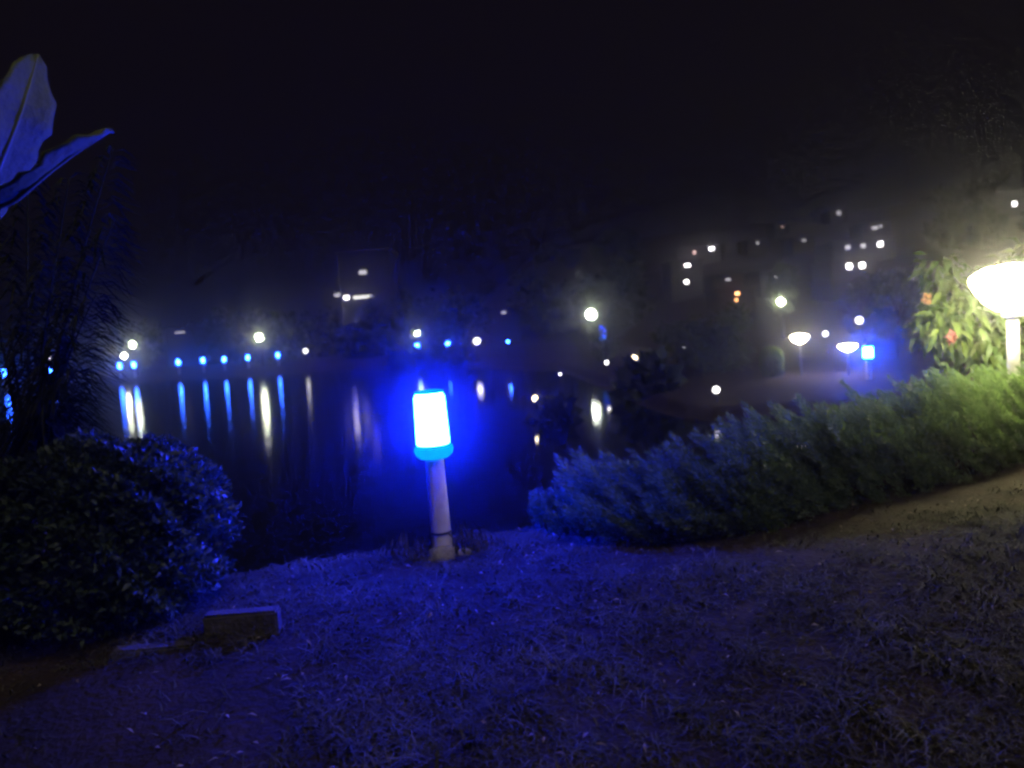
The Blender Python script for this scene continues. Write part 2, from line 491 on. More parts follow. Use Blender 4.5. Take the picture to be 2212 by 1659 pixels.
# weeds around the footing
def weed(loc, label, seed, n=60, R=0.17, H=0.20):
    r = np.random.default_rng(seed)
    rad = R * np.sqrt(r.uniform(0, 1, n)); an = r.uniform(0, 2 * np.pi, n)
    pos = np.stack([rad * np.cos(an), rad * np.sin(an), np.zeros(n)], 1)
    d = np.stack([np.cos(an) * r.uniform(.1, .7, n), np.sin(an) * r.uniform(.1, .7, n), np.ones(n)], 1)
    L = r.uniform(0.4, 1, n) * H * (1.15 - rad / R * 0.6)
    pos2 = pos.copy(); pos2[:, 2] += r.uniform(0, 1, n) * H * 0.3
    t = empty('weed_tuft', loc)
    link('leaves', leaf_mesh('weed_leaves', pos2, d, np.stack([np.cos(an), np.sin(an), np.full(n, .3)], 1), L, r.uniform(0.008, 0.024, n), 0.35), m_grass, t)
    tag(t, label, 'weed', 'weeds round the bollard foot')
for dx, dy, s, lab in ((0.20, 0.02, 1, 'leafy weed tuft on the right of the near bollard foot'), (-0.24, -0.02, 2, 'leafy weed tuft on the left of the near bollard foot'), (0.06, 0.15, 3, 'leafy weed tuft behind the near bollard foot')):
    weed((bl.x + dx, bl.y + dy, hz(bl.x + dx, bl.y + dy) - 0.01), lab, s)

# ------------------------------------------------------------------ clipped round bush on the left
def bush(name, loc, rx, ry, h, n, label, seed, leaf=(0.035, 0.06), mat=m_bush, ratio=0.5, cat='bush', rough=0.06, group=None):
    r = np.random.default_rng(seed)
    u = r.normal(0, 1, (n, 3)); u = unit(u)
    u[:, 2] = np.abs(u[:, 2]) * np.where(r.uniform(0, 1, n) < 0.78, 1, -0.6)
    u = unit(u)
    rad = 1 - np.abs(r.normal(0, 1, n)) * 0.14 + rough * bumps(u[:, 0] * 6 + u[:, 2] * 3, u[:, 1] * 6 + u[:, 2] * 5, 1.0, seed)
    sq = np.sign(u) * np.abs(u) ** 0.72          # a little boxy, as a clipped bush is
    sq = sq / np.maximum(np.linalg.norm(sq, axis=1, keepdims=True), 1e-6) * (0.55 + 0.45 * np.linalg.norm(sq, axis=1, keepdims=True))
    p = sq * rad[:, None] * np.array([[rx, ry, h * 0.55]]) + np.array([[0, 0, h * 0.47]])
    k = p[:, 2] > 0.03
    p, u = p[k], u[k]; n = len(p)
    d = unit(u * 0.8 + r.normal(0, .55, (n, 3)) + np.array([[0, 0, .45]]))
    nn = unit(u * 0.5 + np.array([[0, 0, .6]]) + r.normal(0, .6, (n, 3)))
    t = empty(name, loc)
    L = r.uniform(*leaf, n)
    link('foliage', leaf_mesh(name + '_foliage', p, d, nn, L, L * ratio), mat, t)
    parts = []
    for i in range(9):
        a = i * 0.7 + r.uniform(0, .4); e = r.uniform(0.35, 0.8)
        parts.append(tube([(0.03 * math.cos(a), 0.03 * math.sin(a), -0.05), (rx * e * .4 * math.cos(a), ry * e * .4 * math.sin(a), h * .35), (rx * e * math.cos(a), ry * e * math.sin(a), h * .72)], [0.018, 0.012, 0.005], 6))
    v, f = join(parts)
    link('stem', mesh(name + '_stem', v, f, True), m_twig, t)
    tag(t, label, cat, group)
    return t
bc = Vector((-2.52, 4.72, hz(-2.52, 4.72)))
bush('round_bush', bc, 0.70, 0.66, 1.03, 36000, 'clipped round bush with small glossy leaves at the left edge', 21, leaf=(0.024, 0.068), rough=0.17)

# kerb stones
def kerb(c, rz, L, D, H, seed, label):
    r = random.Random(seed)
    import bmesh
    bm = bmesh.new()
    bmesh.ops.create_cube(bm, size=1.0)
    bmesh.ops.scale(bm, vec=(L, D, H), verts=bm.verts)
    bmesh.ops.bevel(bm, geom=bm.edges[:], offset=0.012, segments=2, affect='EDGES')
    for vtx in bm.verts:
        vtx.co += Vector((r.uniform(-.003, .003), r.uniform(-.003, .003), r.uniform(-.003, .003)))
    me = bpy.data.meshes.new('kerb_stone')
    bm.to_mesh(me); bm.free()
    o = link('kerb_stone', me, m_kerb)
    o.location = c; o.rotation_euler = (r.uniform(-.03, .03), r.uniform(-.02, .02), rz)
    tag(o, label, 'kerb stone', 'kerb stones in front of the round bush')
k0, k1 = G(440, 1398, -0.09), G(602, 1385, -0.09)
rz = math.atan2(k1.y - k0.y, k1.x - k0.x)
mid = (k0 + k1) / 2
fwd = Vector((-math.sin(rz), math.cos(rz), 0))
kerb(mid + fwd * 0.06 + Vector((0, 0, 0.065)), rz, (k1 - k0).length, 0.10, 0.21, 1, 'grey kerb stone with blue-lit top at the right end of its row')
k2, k3 = G(250, 1420, -0.09), G(424, 1404, -0.09)
kerb((k2 + k3) / 2 + fwd * -0.02 + Vector((0, 0, -0.035)), rz + 0.05, (k3 - k2).length, 0.10, 0.18, 2, 'low sunken kerb stone next to the end kerb stone')

# ------------------------------------------------------------------ juniper hedge
def juniper(name, path, width, hts, nplume, needles, label, seed, plume=0.50, lean=(-0.85, -0.12, 0.44), cat='hedge', down=1.0):
    r = np.random.default_rng(seed)
    path = [Vector(p) for p in path]
    t = empty(name, (path[0].x, path[0].y, hz(path[0].x, path[0].y)))
    o = np.array(t.location)
    seg = [(path[i + 1] - path[i]).length for i in range(len(path) - 1)]
    cum = np.concatenate([[0], np.cumsum(seg)])
    px = np.array([p.x for p in path]); py_ = np.array([p.y for p in path])
    s = r.uniform(0, cum[-1], nplume)
    cx_, cy_ = np.interp(s, cum, px), np.interp(s, cum, py_)
    H = np.interp(s, cum, hts) * (0.97 + 0.20 * bumps(s, s * 0.3, 3.9, seed))
    th = r.uniform(-0.05, 1.05, nplume) * np.pi            # round the hedge's cross-section
    inner = np.arange(nplume) % 5 < 2                      # two in five fill the dark inside
    shell = np.where(inner, r.uniform(0.45, 0.78, nplume), 1 - np.abs(r.normal(0, 1, nplume)) * 0.10)
    off = -np.cos(th) * width * 0.5 * shell
    up = np.abs(np.sin(th)) ** 0.75
    bx, by = cx_, cy_ + off
    bz = height(bx, by) + H * up * shell * 0.86 + 0.03
    B = np.stack([bx, by, bz], 1) - o
    outv = np.stack([np.zeros(nplume), -np.cos(th), np.sin(th) * 0.6], 1)
    D = unit(np.array([lean]) + outv * 0.42 + r.normal(0, .13, (nplume, 3)))
    PL = plume * r.uniform(0.55, 1.25, nplume)
    B = B - D * PL[:, None] * 0.55
    # needles along each plume, curving slightly upward at the tip
    tt = r.uniform(0.05, 1, (nplume, needles))
    p = B[:, None, :] + D[:, None, :] * (PL[:, None] * tt)[..., None]
    p[..., 2] += (PL[:, None] * 0.16 * tt ** 2)
    spread = unit(r.normal(0, 1, (nplume, needles, 3)))
    ra = np.sin(np.pi * np.clip(tt * 0.86 + 0.12, 0, 1)) ** 0.9 * 0.062 + 0.004
    p = p + spread * (ra * r.uniform(0, 1, tt.shape))[..., None]
    nd = unit(D[:, None, :] * 1.3 + spread * 0.6 + np.array([0, 0, 0.15]))
    N = nplume * needles
    L = r.uniform(0.026, 0.062, N)
    me = needle_mesh(name + '_needles', p.reshape(N, 3), nd.reshape(N, 3), r.normal(0, 1, (N, 3)), L, L * 0.18)
    link('foliage', me, m_juniper, t)
    parts = []
    for i in range(0, nplume, max(1, nplume // 90)):
        a = Vector((cx_[i], cy_[i], hz(cx_[i], cy_[i]))) - t.location
        e = Vector(B[i])
        parts.append(tube([a + Vector((0, 0, 0.03)), (a + e) / 2 + Vector((0.05, 0, -0.05)), e + Vector(D[i]) * PL[i] * .6], [0.014, 0.009, 0.003], 5))
    run = [Vector((p.x, p.y, hz(p.x, p.y) + 0.03)) - t.location for p in path]
    parts.append(tube(run, [0.03] * len(run), 6))       # the creeping main stem the branches rise from
    v, f = join(parts)
    link('stem', mesh(name + '_stem', v, f, True), m_twig, t)
    tag(t, label, cat)
    return t
hpath = [Vector((p.x, p.y + 0.40, 0)) for p in hedge_front]
juniper('juniper_hedge', hpath, 0.86, [0.42, 0.50, 0.60, 0.68, 0.74, 0.80, 0.82], 950, 240, 'long feathery juniper hedge running from the lawn to the lit lamp', 5)
ep = [G(1160, 1150), G(1285, 1168)]
ep = [Vector((p.x, p.y + 0.12, 0)) for p in ep]
juniper('juniper_shrub', ep, 0.34, [0.20, 0.26], 70, 120, 'small low juniper shrub at the bollard end of the hedge', 9, plume=0.2, lean=(-0.2, 0.0, 0.8), cat='shrub')

# ------------------------------------------------------------------ garden lamps with wide bowls
garden_meshes = {
    'post': lathe_mesh('garden_post', [(0.075, -0.3), (0.060, 0.0), (0.050, 1.0), (0.046, 1.40)], 24),
    'far_bowl': lathe_mesh('far_garden_bowl', [(0.07, 1.4525), (0.24, 1.555), (0.36, 1.735), (0.30, 1.80), (0.02, 1.86)], 12),
    'collar': lathe_mesh('garden_collar', [(0.062, 1.395), (0.072, 1.405), (0.085, 1.43), (0.075, 1.452)], 24),
    'bowl': lathe_mesh('garden_bowl', [(0.060, 1.4525), (0.13, 1.475), (0.215, 1.540), (0.285, 1.630), (0.330, 1.735), (0.310, 1.778), (0.205, 1.840), (0.015, 1.870)], 26),
}
def garden_lamp(loc, label, bowl_mat, scale=1.0, hs=1.0):
    t = empty('garden_lamp', loc)
    t.scale = (scale, scale, scale * hs)
    tag(t, label, 'lamp', 'bowl-headed garden lamps')
    pm = m_paint if bowl_mat is e_warm else m_darkmetal  # shade put into the distant posts by a darker material
    for part, mt in (('post', pm), ('collar', pm), ('bowl', bowl_mat)):
        me = garden_meshes[part] if bowl_mat is e_warm or part == 'bowl' else garden_meshes[part].copy()
        if part == 'bowl':
            me = me.copy() if bowl_mat is e_warm else garden_meshes['far_bowl']
        link(part, me, mt, t)
    return t
gp = P(2186, 620, 7.6)
garden_lamp((gp.x, gp.y, gp.z - 1.665 * 1.1), 'near garden lamp with bright warm bowl on pale post behind the hedge', e_warm, 1.1)
for px, py, Y, lab in ((1727, 731, 30.5, 'distant garden lamp with warm bowl beside the small green bush'), (1831, 750, 30.0, 'distant garden lamp with warm bowl left of the blue bollard')):
    p = P(px, py, Y)
    g = hz(p.x, p.y)
    k = (p.z - g) / 1.665
    garden_lamp((p.x, p.y, g), lab, e_fwarm, 0.95, k / 0.95)

# ------------------------------------------------------------------ flowering shrub behind the near lamp
def flower_shrub():
    c = P(2125, 700, 9.1)
    base = Vector((c.x, c.y, hz(c.x, c.y)))
    t = empty('flowering_shrub', base)
    r = np.random.default_rng(31)
    blobs = []
    for px, py, Y, R, n in ((2035, 580, 9.4, 0.24, 90), (2060, 640, 9.1, 0.30, 170), (2030, 700, 8.9, 0.26, 170), (2095, 700, 8.9, 0.32, 200),
                            (2140, 740, 9.0, 0.34, 220), (2120, 790, 9.0, 0.28, 130), (2215, 770, 9.2, 0.36, 220), (2250, 690, 9.4, 0.4, 200), (2180, 620, 9.8, 0.4, 200), (2260, 580, 9.6, 0.4, 150)):
        q = P(px, py, Y) - base
        blobs.append((q, R, n))
    pos, d, nn, L = [], [], [], []
    for q, R, n in blobs:
        u = unit(r.normal(0, 1, (n, 3))) * (r.uniform(0, 1, (n, 1)) ** 0.4) * R
        pos.append(np.array(q)[None] + u)
        d.append(unit(u * 1.2 / R + np.array([[0, 0, -0.95]]) + r.normal(0, .35, (n, 3))))
        nn.append(unit(u / R + r.normal(0, .5, (n, 3)) + np.array([[0, -.5, .6]])))
        L.append(r.uniform(0.13, 0.27, n))
    pos, d, nn, L = np.concatenate(pos), np.concatenate(d), np.concatenate(nn), np.concatenate(L)
    link('foliage', leaf_mesh('flower_shrub_leaves', pos, d, nn, L, L * 0.30, 0.2), m_flowerleaf, t)
    parts = []
    for q, R, n in blobs:
        parts.append(tube([Vector((0, 0, -0.1)), Vector((q.x * .3, q.y * .3, q.z * .45)), q + Vector((0, 0, R * .3))], [0.035, 0.022, 0.006], 7))
    v, f = join(parts)
    link('stem', mesh('flower_shrub_stem', v, f, True), m_twig, t)
    for px, py, Y, mt, R, lab in ((2057, 728, 8.6, m_pink, 0.075, 'pink bloom'), (2003, 646, 8.75, m_orange, 0.065, 'orange bloom')):
        q = P(px, py, Y) - base
        n = 26
        u = unit(r.normal(0, 1, (n, 3))); 
        o = link('flower', leaf_mesh('flower', np.array(q)[None] + u * 0.01, u, unit(r.normal(0, 1, (n, 3))), R * r.uniform(.8, 1.2, n), R * 0.75, 0.2), mt, t)
        o['label'] = lab
    tag(t, 'flowering shrub with drooping leaves and pink bloom behind the near lamp', 'shrub')
flower_shrub()

# ------------------------------------------------------------------ banana plant at the left edge
def ribbon(name, spine, width, up, mat, parent, fold=0.10, lab=None):
    """leaf blade along a spine; width(t); up(t) is the surface normal hint"""
    n = 26
    v, f = [], []
    pts = []
    for i in range(n + 1):
        t = i / n
        s = t * (len(spine) - 1); j = min(int(s), len(spine) - 2); q = s - j
        p0 = spine[max(j - 1, 0)]; p1 = spine[j]; p2 = spine[j + 1]; p3 = spine[min(j + 2, len(spine) - 1)]
        pts.append(0.5 * ((2 * p1) + (p2 - p0) * q + (2 * p0 - 5 * p1 + 4 * p2 - p3) * q * q + (3 * p1 - p0 - 3 * p2 + p3) * q ** 3))
    cols = 9
    for i, p in enumerate(pts):
        t = i / n
        tan = (pts[min(i + 1, n)] - pts[max(i - 1, 0)]).normalized()
        nrm = up(t) - tan * up(t).dot(tan); nrm.normalize()
        sd = tan.cross(nrm)
        w = width(t)
        for c in range(cols):
            e = (c / (cols - 1) - 0.5) * 2
            rip = (0.012 * math.sin(i * 2.1 + c * 0.7) + 0.010 * math.sin(i * 0.9 + (2.0 if e > 0 else 0))) * abs(e)
            v.append(p + sd * (e * w) + nrm * (abs(e) ** 1.3 * w * fold * 2 + rip))
    for i in range(n):
        for c in range(cols - 1):
            a = i * cols + c
            f.append((a, a + 1, a + cols + 1, a + cols))
    o = link(name, mesh(name, v, f, True), mat, parent)
    sol = o.modifiers.new('thickness', 'SOLIDIFY'); sol.thickness = 0.003
    rv, rf = tube(pts, [0.020 * (1 - i / n) + 0.004 for i in range(n + 1)], 7)
    link('midrib', mesh('midrib', rv, rf, True), m_rib, o)
    if lab: o['label'] = lab
    return o
def banana():
    bx, by = -2.95, 3.95
    base = Vector((bx, by, hz(bx, by)))
    t = empty('banana_plant', base)
    v, f = tube([Vector((0, 0, -0.05)), Vector((0.02, 0, 0.5)), Vector((0.05, 0, 1.1)), Vector((0.08, -0.02, 1.6))], [0.13, 0.11, 0.085, 0.05], 16)
    link('stem', mesh('banana_stem', v, f, True), m_stem, t)
    W = lambda wmax, a=0.25, bq=0.75: (lambda q: wmax * (min(1, q / 0.22) ** 0.8) * (1 - max(0, (q - 0.72) / 0.28) ** 2.2) + 0.006)
    def sp(*pp):
        return [P(px, py, Y) - base for px, py, Y in pp]
    top = Vector((0.08, -0.02, 1.58))
    # big upright blade
    ribbon('leaf', [top] + sp((-90, 560, 3.75), (-20, 400, 3.6), (42, 250, 3.55), (82, 118, 3.6)), W(0.155), lambda q: Vector((0.95, -0.22, -0.1)), m_banana, t, 0.05)
    # narrow blade pointing right, seen nearly edge-on
    ribbon('leaf', [top] + sp((-60, 510, 3.55), (40, 425, 3.35), (140, 345, 3.3), (243, 280, 3.35)), W(0.085), lambda q: Vector((-0.25, -0.35, 1.0)), m_banana, t, 0.25)
    # drooping blades mostly outside the frame
    ribbon('leaf', [top, top + Vector((-0.5, 0.1, 0.7)), top + Vector((-1.0, 0.1, 0.75)), top + Vector((-1.5, 0.1, 0.3))], W(0.2), lambda q: Vector((0.2, 0, 1)), m_banana, t, 0.1)
    tag(t, 'banana plant with broad upright leaf at the upper left edge', 'banana plant')
banana()

# feathery palm behind it
def palm():
    bx, by = -3.75, 6.0
    base = Vector((bx, by, hz(bx, by)))
    t = empty('palm', base)
    r = np.random.default_rng(77)
    v, f = tube([Vector((0, 0, -0.2)), Vector((0.03, 0, 0.5)), Vector((0.0, 0, 1.1))], [0.10, 0.08, 0.05], 12)
    link('trunk', mesh('palm_trunk', v, f, True), m_twig, t)
    crown = Vector((0, 0, 1.1))
    ends = [P(245, 318, 5.6), P(250, 470, 5.5), P(150, 380, 5.7), P(205, 640, 5.4), P(60, 330, 6.0), P(165, 800, 5.5), P(120, 560, 5.2), P(-60, 420, 6.3), P(60, 900, 5.6), P(140, 720, 6.2), P(20, 700, 5.6), P(120, 860, 6.0)]
    for i, e in enumerate(ends):
        e = e - base
        m1 = crown.lerp(e, 0.45) + Vector((0, 0, 0.30 * (1.0 - 0.03 * i)))
        pts = []
        for k in range(15):
            q = k / 14
            pts.append(crown * (1 - q) ** 2 + m1 * 2 * q * (1 - q) + e * q * q)
        rv, rf = tube(pts, [0.014 * (1 - k / 16) + 0.002 for k in range(15)], 6)
        fr = link('frond', mesh('palm_frond', rv, rf, True), m_palm, t)
        pos, d, nn, L = [], [], [], []
        for k in range(70):
            q = 0.12 + 0.88 * k / 70
            s = q * 14; j = min(int(s), 13); p = pts[j].lerp(pts[j + 1], s - j)
            tan = (pts[j + 1] - pts[j]).normalized()
            sd = tan.cross(Vector((0, 0, 1))).normalized()
            for sg in (-1, 1):
                dd = sd * sg * 0.9 + tan * 0.65 + Vector((0, 0, -0.35)) + Vector(r.normal(0, .16, 3)) + Vector((0, 0, -0.5 * r.uniform(0, 1)))
                pos.append(p); d.append(dd); nn.append(Vector((0, 0, 1)) + sd * sg * .3)
                L.append(r.uniform(.75, 1.1) * 0.44 * math.sin(math.pi * (0.12 + 0.80 * q)) + 0.05)
        L = np.array(L)
        link('leaflet_row', leaf_mesh('palm_leaflets', np.array(pos), np.array(d), np.array(nn), L, np.full(len(L), 0.024), 0.25), m_palm, fr)
    tag(t, 'dark feathery palm behind the round bush at the left', 'palm')
palm()

# ------------------------------------------------------------------ far lamps
globe_me = lathe_mesh('globe', [(0.16 * math.sin(math.pi * i / 12) + 0.001, -0.16 * math.cos(math.pi * i / 12)) for i in range(0, 13, 2)], 10)
def globe_lamp(px, py, Y, R, mt, label, name='street_lamp', group='lamps round the lake', ground_z=None):
    p = P(px, py, Y)
    g = hz(p.x, p.y)
    if lake_sd(np.array([p.x]), np.array([p.y]))[0] < 0:
        g = max(g, WATER)
    H = max(p.z - g, 0.25)
    t = empty(name, (p.x, p.y, g))
    me = globe_me.copy()
    o = link('globe', me, mt, t, (0, 0, H))
    o.scale = (R / 0.16,) * 3
    pr = 0.035 if H < 2 else 0.05
    v, f = lathe([(pr * 1.6, -0.3), (pr * 1.6, 0.06), (pr, 0.10), (pr * .8, max(H - R * 1.02, 0.15))], 12)
    link('post', mesh('lamp_post', v, f, True), m_darkmetal, t)
    v, f = lathe([(pr * .8, max(H - R * 1.02, 0.15)), (R * .45, H - R * .99), (R * .5, H - R * .93), (R * .3, H - R * .90)], 12)
    link('collar', mesh('lamp_collar', v, f, True), m_darkmetal, t)
    tag(t, label, 'lamp', group)
    return Vector((p.x, p.y, g)), H
globe_lamp(286, 745, 88.5, 0.36, e_cool, 'bright lamp with tree glow at the far left above two blue lights')
globe_lamp(268, 769, 88.0, 0.26, e_cool, 'smaller lamp just below left of the far left bright lamp')
globe_lamp(560, 729, 88.0, 0.38, e_cool, 'bright lamp in a lit tree above the row of blue lights')
globe_lamp(902, 719, 77.0, 0.26, e_cool, 'lamp in a lit tree straight above the near bollard')
globe_lamp(1277, 679, 61.0, 0.38, e_cool2, 'bright round lamp right of the near bollard against dark trees')
globe_lamp(1687, 652, 62.0, 0.28, e_cool, 'bright lamp in a tree above the distant garden lamps')
globe_lamp(660, 758, 86.0, 0.22, e_white, 'small white lamp on the far shore right of the blue row')
globe_lamp(107, 775, 89.0, 0.20, e_white, 'small white lamp on the far shore nearest the left edge')
globe_lamp(770, 699, 100.0, 0.30, e_white, 'white lamp below the lit canopy strip')
globe_lamp(1030, 737, 69.0, 0.27, e_white, 'white lamp on the far shore right behind the near bollard')
globe_lamp(1370, 774, 38.0, 0.135, e_amber, 'warm small lamp on the middle bank')
globe_lamp(1157, 861, 28.7, 0.105, e_amber, 'warm low lamp on the islet right of the near bollard')
globe_lamp(1547, 842, 27.0, 0.115, e_white, 'white round lamp low by the water above the hedge')
globe_lamp(1310, 783, 40.0, 0.075, e_small, 'tiny white lamp left of the warm small lamp')
globe_lamp(1423, 711, 68.0, 0.13, e_small, 'tiny white lamp between the two bright right-hand lamps')
globe_lamp(1481, 752, 56.0, 0.12, e_small, 'tiny white lamp above the middle bank bushes')
globe_lamp(1783, 721, 42.0, 0.13, e_white, 'white lamp between the two distant garden lamps')
globe_lamp(1856, 692, 46.0, 0.20, e_white, 'white lamp above the distant blue bollard')
globe_lamp(1097, 738, 66.5, 0.09, e_fblue, 'tiny blue lamp right of the far white shore lamp')
globe_lamp(1210, 808, 40.0, 0.04, e_small, 'faintest white lamp on the islet side of the middle bank')

far_blue = [(258, 790, 'first far blue bollard from the left, under the bright lamp'), (289, 788, 'second far blue bollard from the left, under the bright lamp'),
            (385, 782, 'far blue bollard at the left end of the row of five'), (438, 778, 'second far blue bollard in the row of five'),
            (484, 776, 'middle far blue bollard in the row of five'), (535, 772, 'fourth far blue bollard in the row of five'),
            (600, 767, 'far blue bollard at the right end of the row of five'), (10, 805, 'far blue bollard behind the palm at the left edge'), (110, 801, 'far blue bollard below the small white lamp behind the palm')]
for px, py, lab in far_blue:
    Y = 87.3
    p = P(px, py, Y)
    g = hz(p.x, p.y)
    s = max(0.75, (p.z - g) / 0.94)
    bollard((p.x, p.y, g + 0.0), lab, True, s * 0.98)
for px, py, Y, lab in ((901, 750, 75.0, 'far blue bollard under the lit tree above the near bollard'), (968, 746, 73.0, 'far blue bollard left of the white shore lamp'),
                       (1875, 761, 29.0, 'distant blue bollard on the right bank beside a garden lamp'), (1302, 716, 55.0, 'blue bollard half hidden in shrubs under the bright round lamp')):
    p = P(px, py, Y)
    g = hz(p.x, p.y)
    s = max(0.8, (p.z - g) / 0.94)
    bollard((p.x, p.y, g), lab, True, s, e_mblue if px == 1875 else (e_dimblue if px == 1302 else None))

# ------------------------------------------------------------------ trees
def tree(name, base, H, R, n, leaf, label, seed, mat=m_tree, low=0.3, cat='tree', group=None, lamp=None):
    r = np.random.default_rng(seed)
    t = empty(name, base)
    parts = [tube([Vector((0, 0, -.3)), Vector((r.normal(0, .08), r.normal(0, .08), H * .3)), Vector((r.normal(0, .15), r.normal(0, .15), H * .75))], [0.05 * H * .6, 0.035 * H * .6, 0.012 * H * .6], 8)]
    pos, d = [], []
    nb = 14
    for i in range(nb):
        a = i * 2.4 + r.uniform(-.3, .3); z = H * r.uniform(low, 1.0)
        q = R * math.sqrt(max(0.05, 1 - ((z / H - (low + 1) / 2) / ((1.05 - low) / 2)) ** 2)) * r.uniform(.45, .8)
        c = Vector((q * math.cos(a), q * math.sin(a), z))
        parts.append(tube([Vector((0, 0, max(H * .2, z * .55))), c * 0.6 + Vector((0, 0, z * .25)), c], [0.018 * H * .5, 0.012 * H * .5, 0.005 * H * .5], 5))
        k = n // nb
        u = unit(r.normal(0, 1, (k, 3))) * (r.uniform(0.1, 1, (k, 1)) ** .5) * R * r.uniform(.32, .5)
        u[:, 2] *= 0.75
        pos.append(np.array(c)[None] + u); d.append(u + r.normal(0, R * .2, (k, 3)))
    if lamp is not None:                       # leaves that hang close round the lamp, mostly behind it
        q = P(*lamp[:3]) - Vector(base)
        k = lamp[3]
        u = unit(r.normal(0, 1, (k, 3)) + np.array([[lamp[4], 0.55, 0.0]])) * (0.42 + 0.85 * r.uniform(0, 1, (k, 1)) ** 1.3)
        u *= (1 + 0.45 * bumps(u[:, 0] * 4, u[:, 2] * 4, 1.0, seed))[:, None]
        pos.append(np.array(q)[None] + u); d.append(r.normal(0, 1, (k, 3)))
        for j in range(0, k, max(1, k // 10)):
            e_ = Vector(q) + Vector(u[j])
            parts.append(tube([Vector((0, 0, e_.z * .5)), Vector((e_.x * .5, e_.y * .5, e_.z * .8)), e_], [0.03, 0.02, 0.008], 5))
    v, f = join(parts)
    link('trunk', mesh(name + '_trunk', v, f, True), m_twig, t)
    pos, d = np.concatenate(pos), np.concatenate(d)
    N = len(pos)
    L = leaf * r.uniform(.6, 1.4, N)
    link('crown', leaf_mesh(name + '_crown', pos, d, r.normal(0, 1, (N, 3)) + np.array([[0, 0, .6]]), L, L * .55), mat, t)
    tag(t, label, cat, group)
def tree_at(px, py, Y, H, R, n, leaf, label, seed, **kw):
    p = P(px, py, Y)
    tree(kw.pop('name', 'lit_tree'), Vector((p.x, p.y, hz(p.x, p.y) - 0.05)), H, R, n, leaf, label, seed, **kw)
tree_at(292, 745, 89.0, 4.4, 1.3, 2600, 0.22, 'tree glowing behind the far left bright lamp', 1, low=0.25, lamp=(286, 745, 88.5, 520, 0.0))
tree_at(564, 729, 88.5, 4.8, 1.4, 2600, 0.22, 'tree glowing around the lamp over the blue row', 2, low=0.3, lamp=(560, 729, 88.0, 560, 0.1))
tree_at(895, 725, 77.5, 4.3, 1.4, 2600, 0.22, 'tree lit by the lamp straight above the near bollard', 3, low=0.25, lamp=(902, 719, 77.0, 420, -0.2))
tree_at(930, 715, 80.0, 5.6, 1.6, 1800, 0.28, 'taller dim tree right of the lit tree above the bollard', 4, low=0.35)
tree_at(1306, 680, 61.6, 5.2, 1.9, 3000, 0.24, 'dim tree on the right of the bright round lamp', 5, low=0.3, lamp=(1277, 679, 61.0, 260, 1.2))
tree_at(1691, 660, 62.5, 5.8, 1.3, 2600, 0.22, 'tree around the bright lamp above the garden lamps', 6, low=0.4, lamp=(1687, 652, 62.0, 420, 0.2))
tree_at(1555, 770, 36.0, 2.7, 1.9, 4200, 0.16, 'wide dim grey-green bush on the middle bank', 7, low=0.12, name='large_bush', cat='bush')
tree_at(1470, 790, 40.0, 2.2, 1.6, 3000, 0.16, 'lower dark bush left of the wide dim bush', 8, low=0.1, name='large_bush', cat='bush')
tree_at(1308, 720, 53.6, 2.6, 1.3, 1800, 0.18, 'shrub lit blue under the bright round lamp', 9, low=0.1, name='large_bush', cat='bush')
tree_at(1865, 700, 48.0, 4.2, 1.2, 1800, 0.2, 'slim tree behind the distant blue bollard', 10, low=0.2)
tree_at(1940, 720, 36.0, 3.6, 1.6, 2600, 0.2, 'dark tree right of the distant blue bollard', 11, low=0.15)
cb = P(1668, 805, 31.0)
bush('column_bush', (cb.x, cb.y, hz(cb.x, cb.y) - 0.02), 0.44, 0.40, max(0.9, P(1668, 750, 31.0).z - hz(cb.x, cb.y)), 5000, 'small upright green bush left of the distant garden lamp', 51, leaf=(0.06, 0.11), mat=m_flowerleaf)

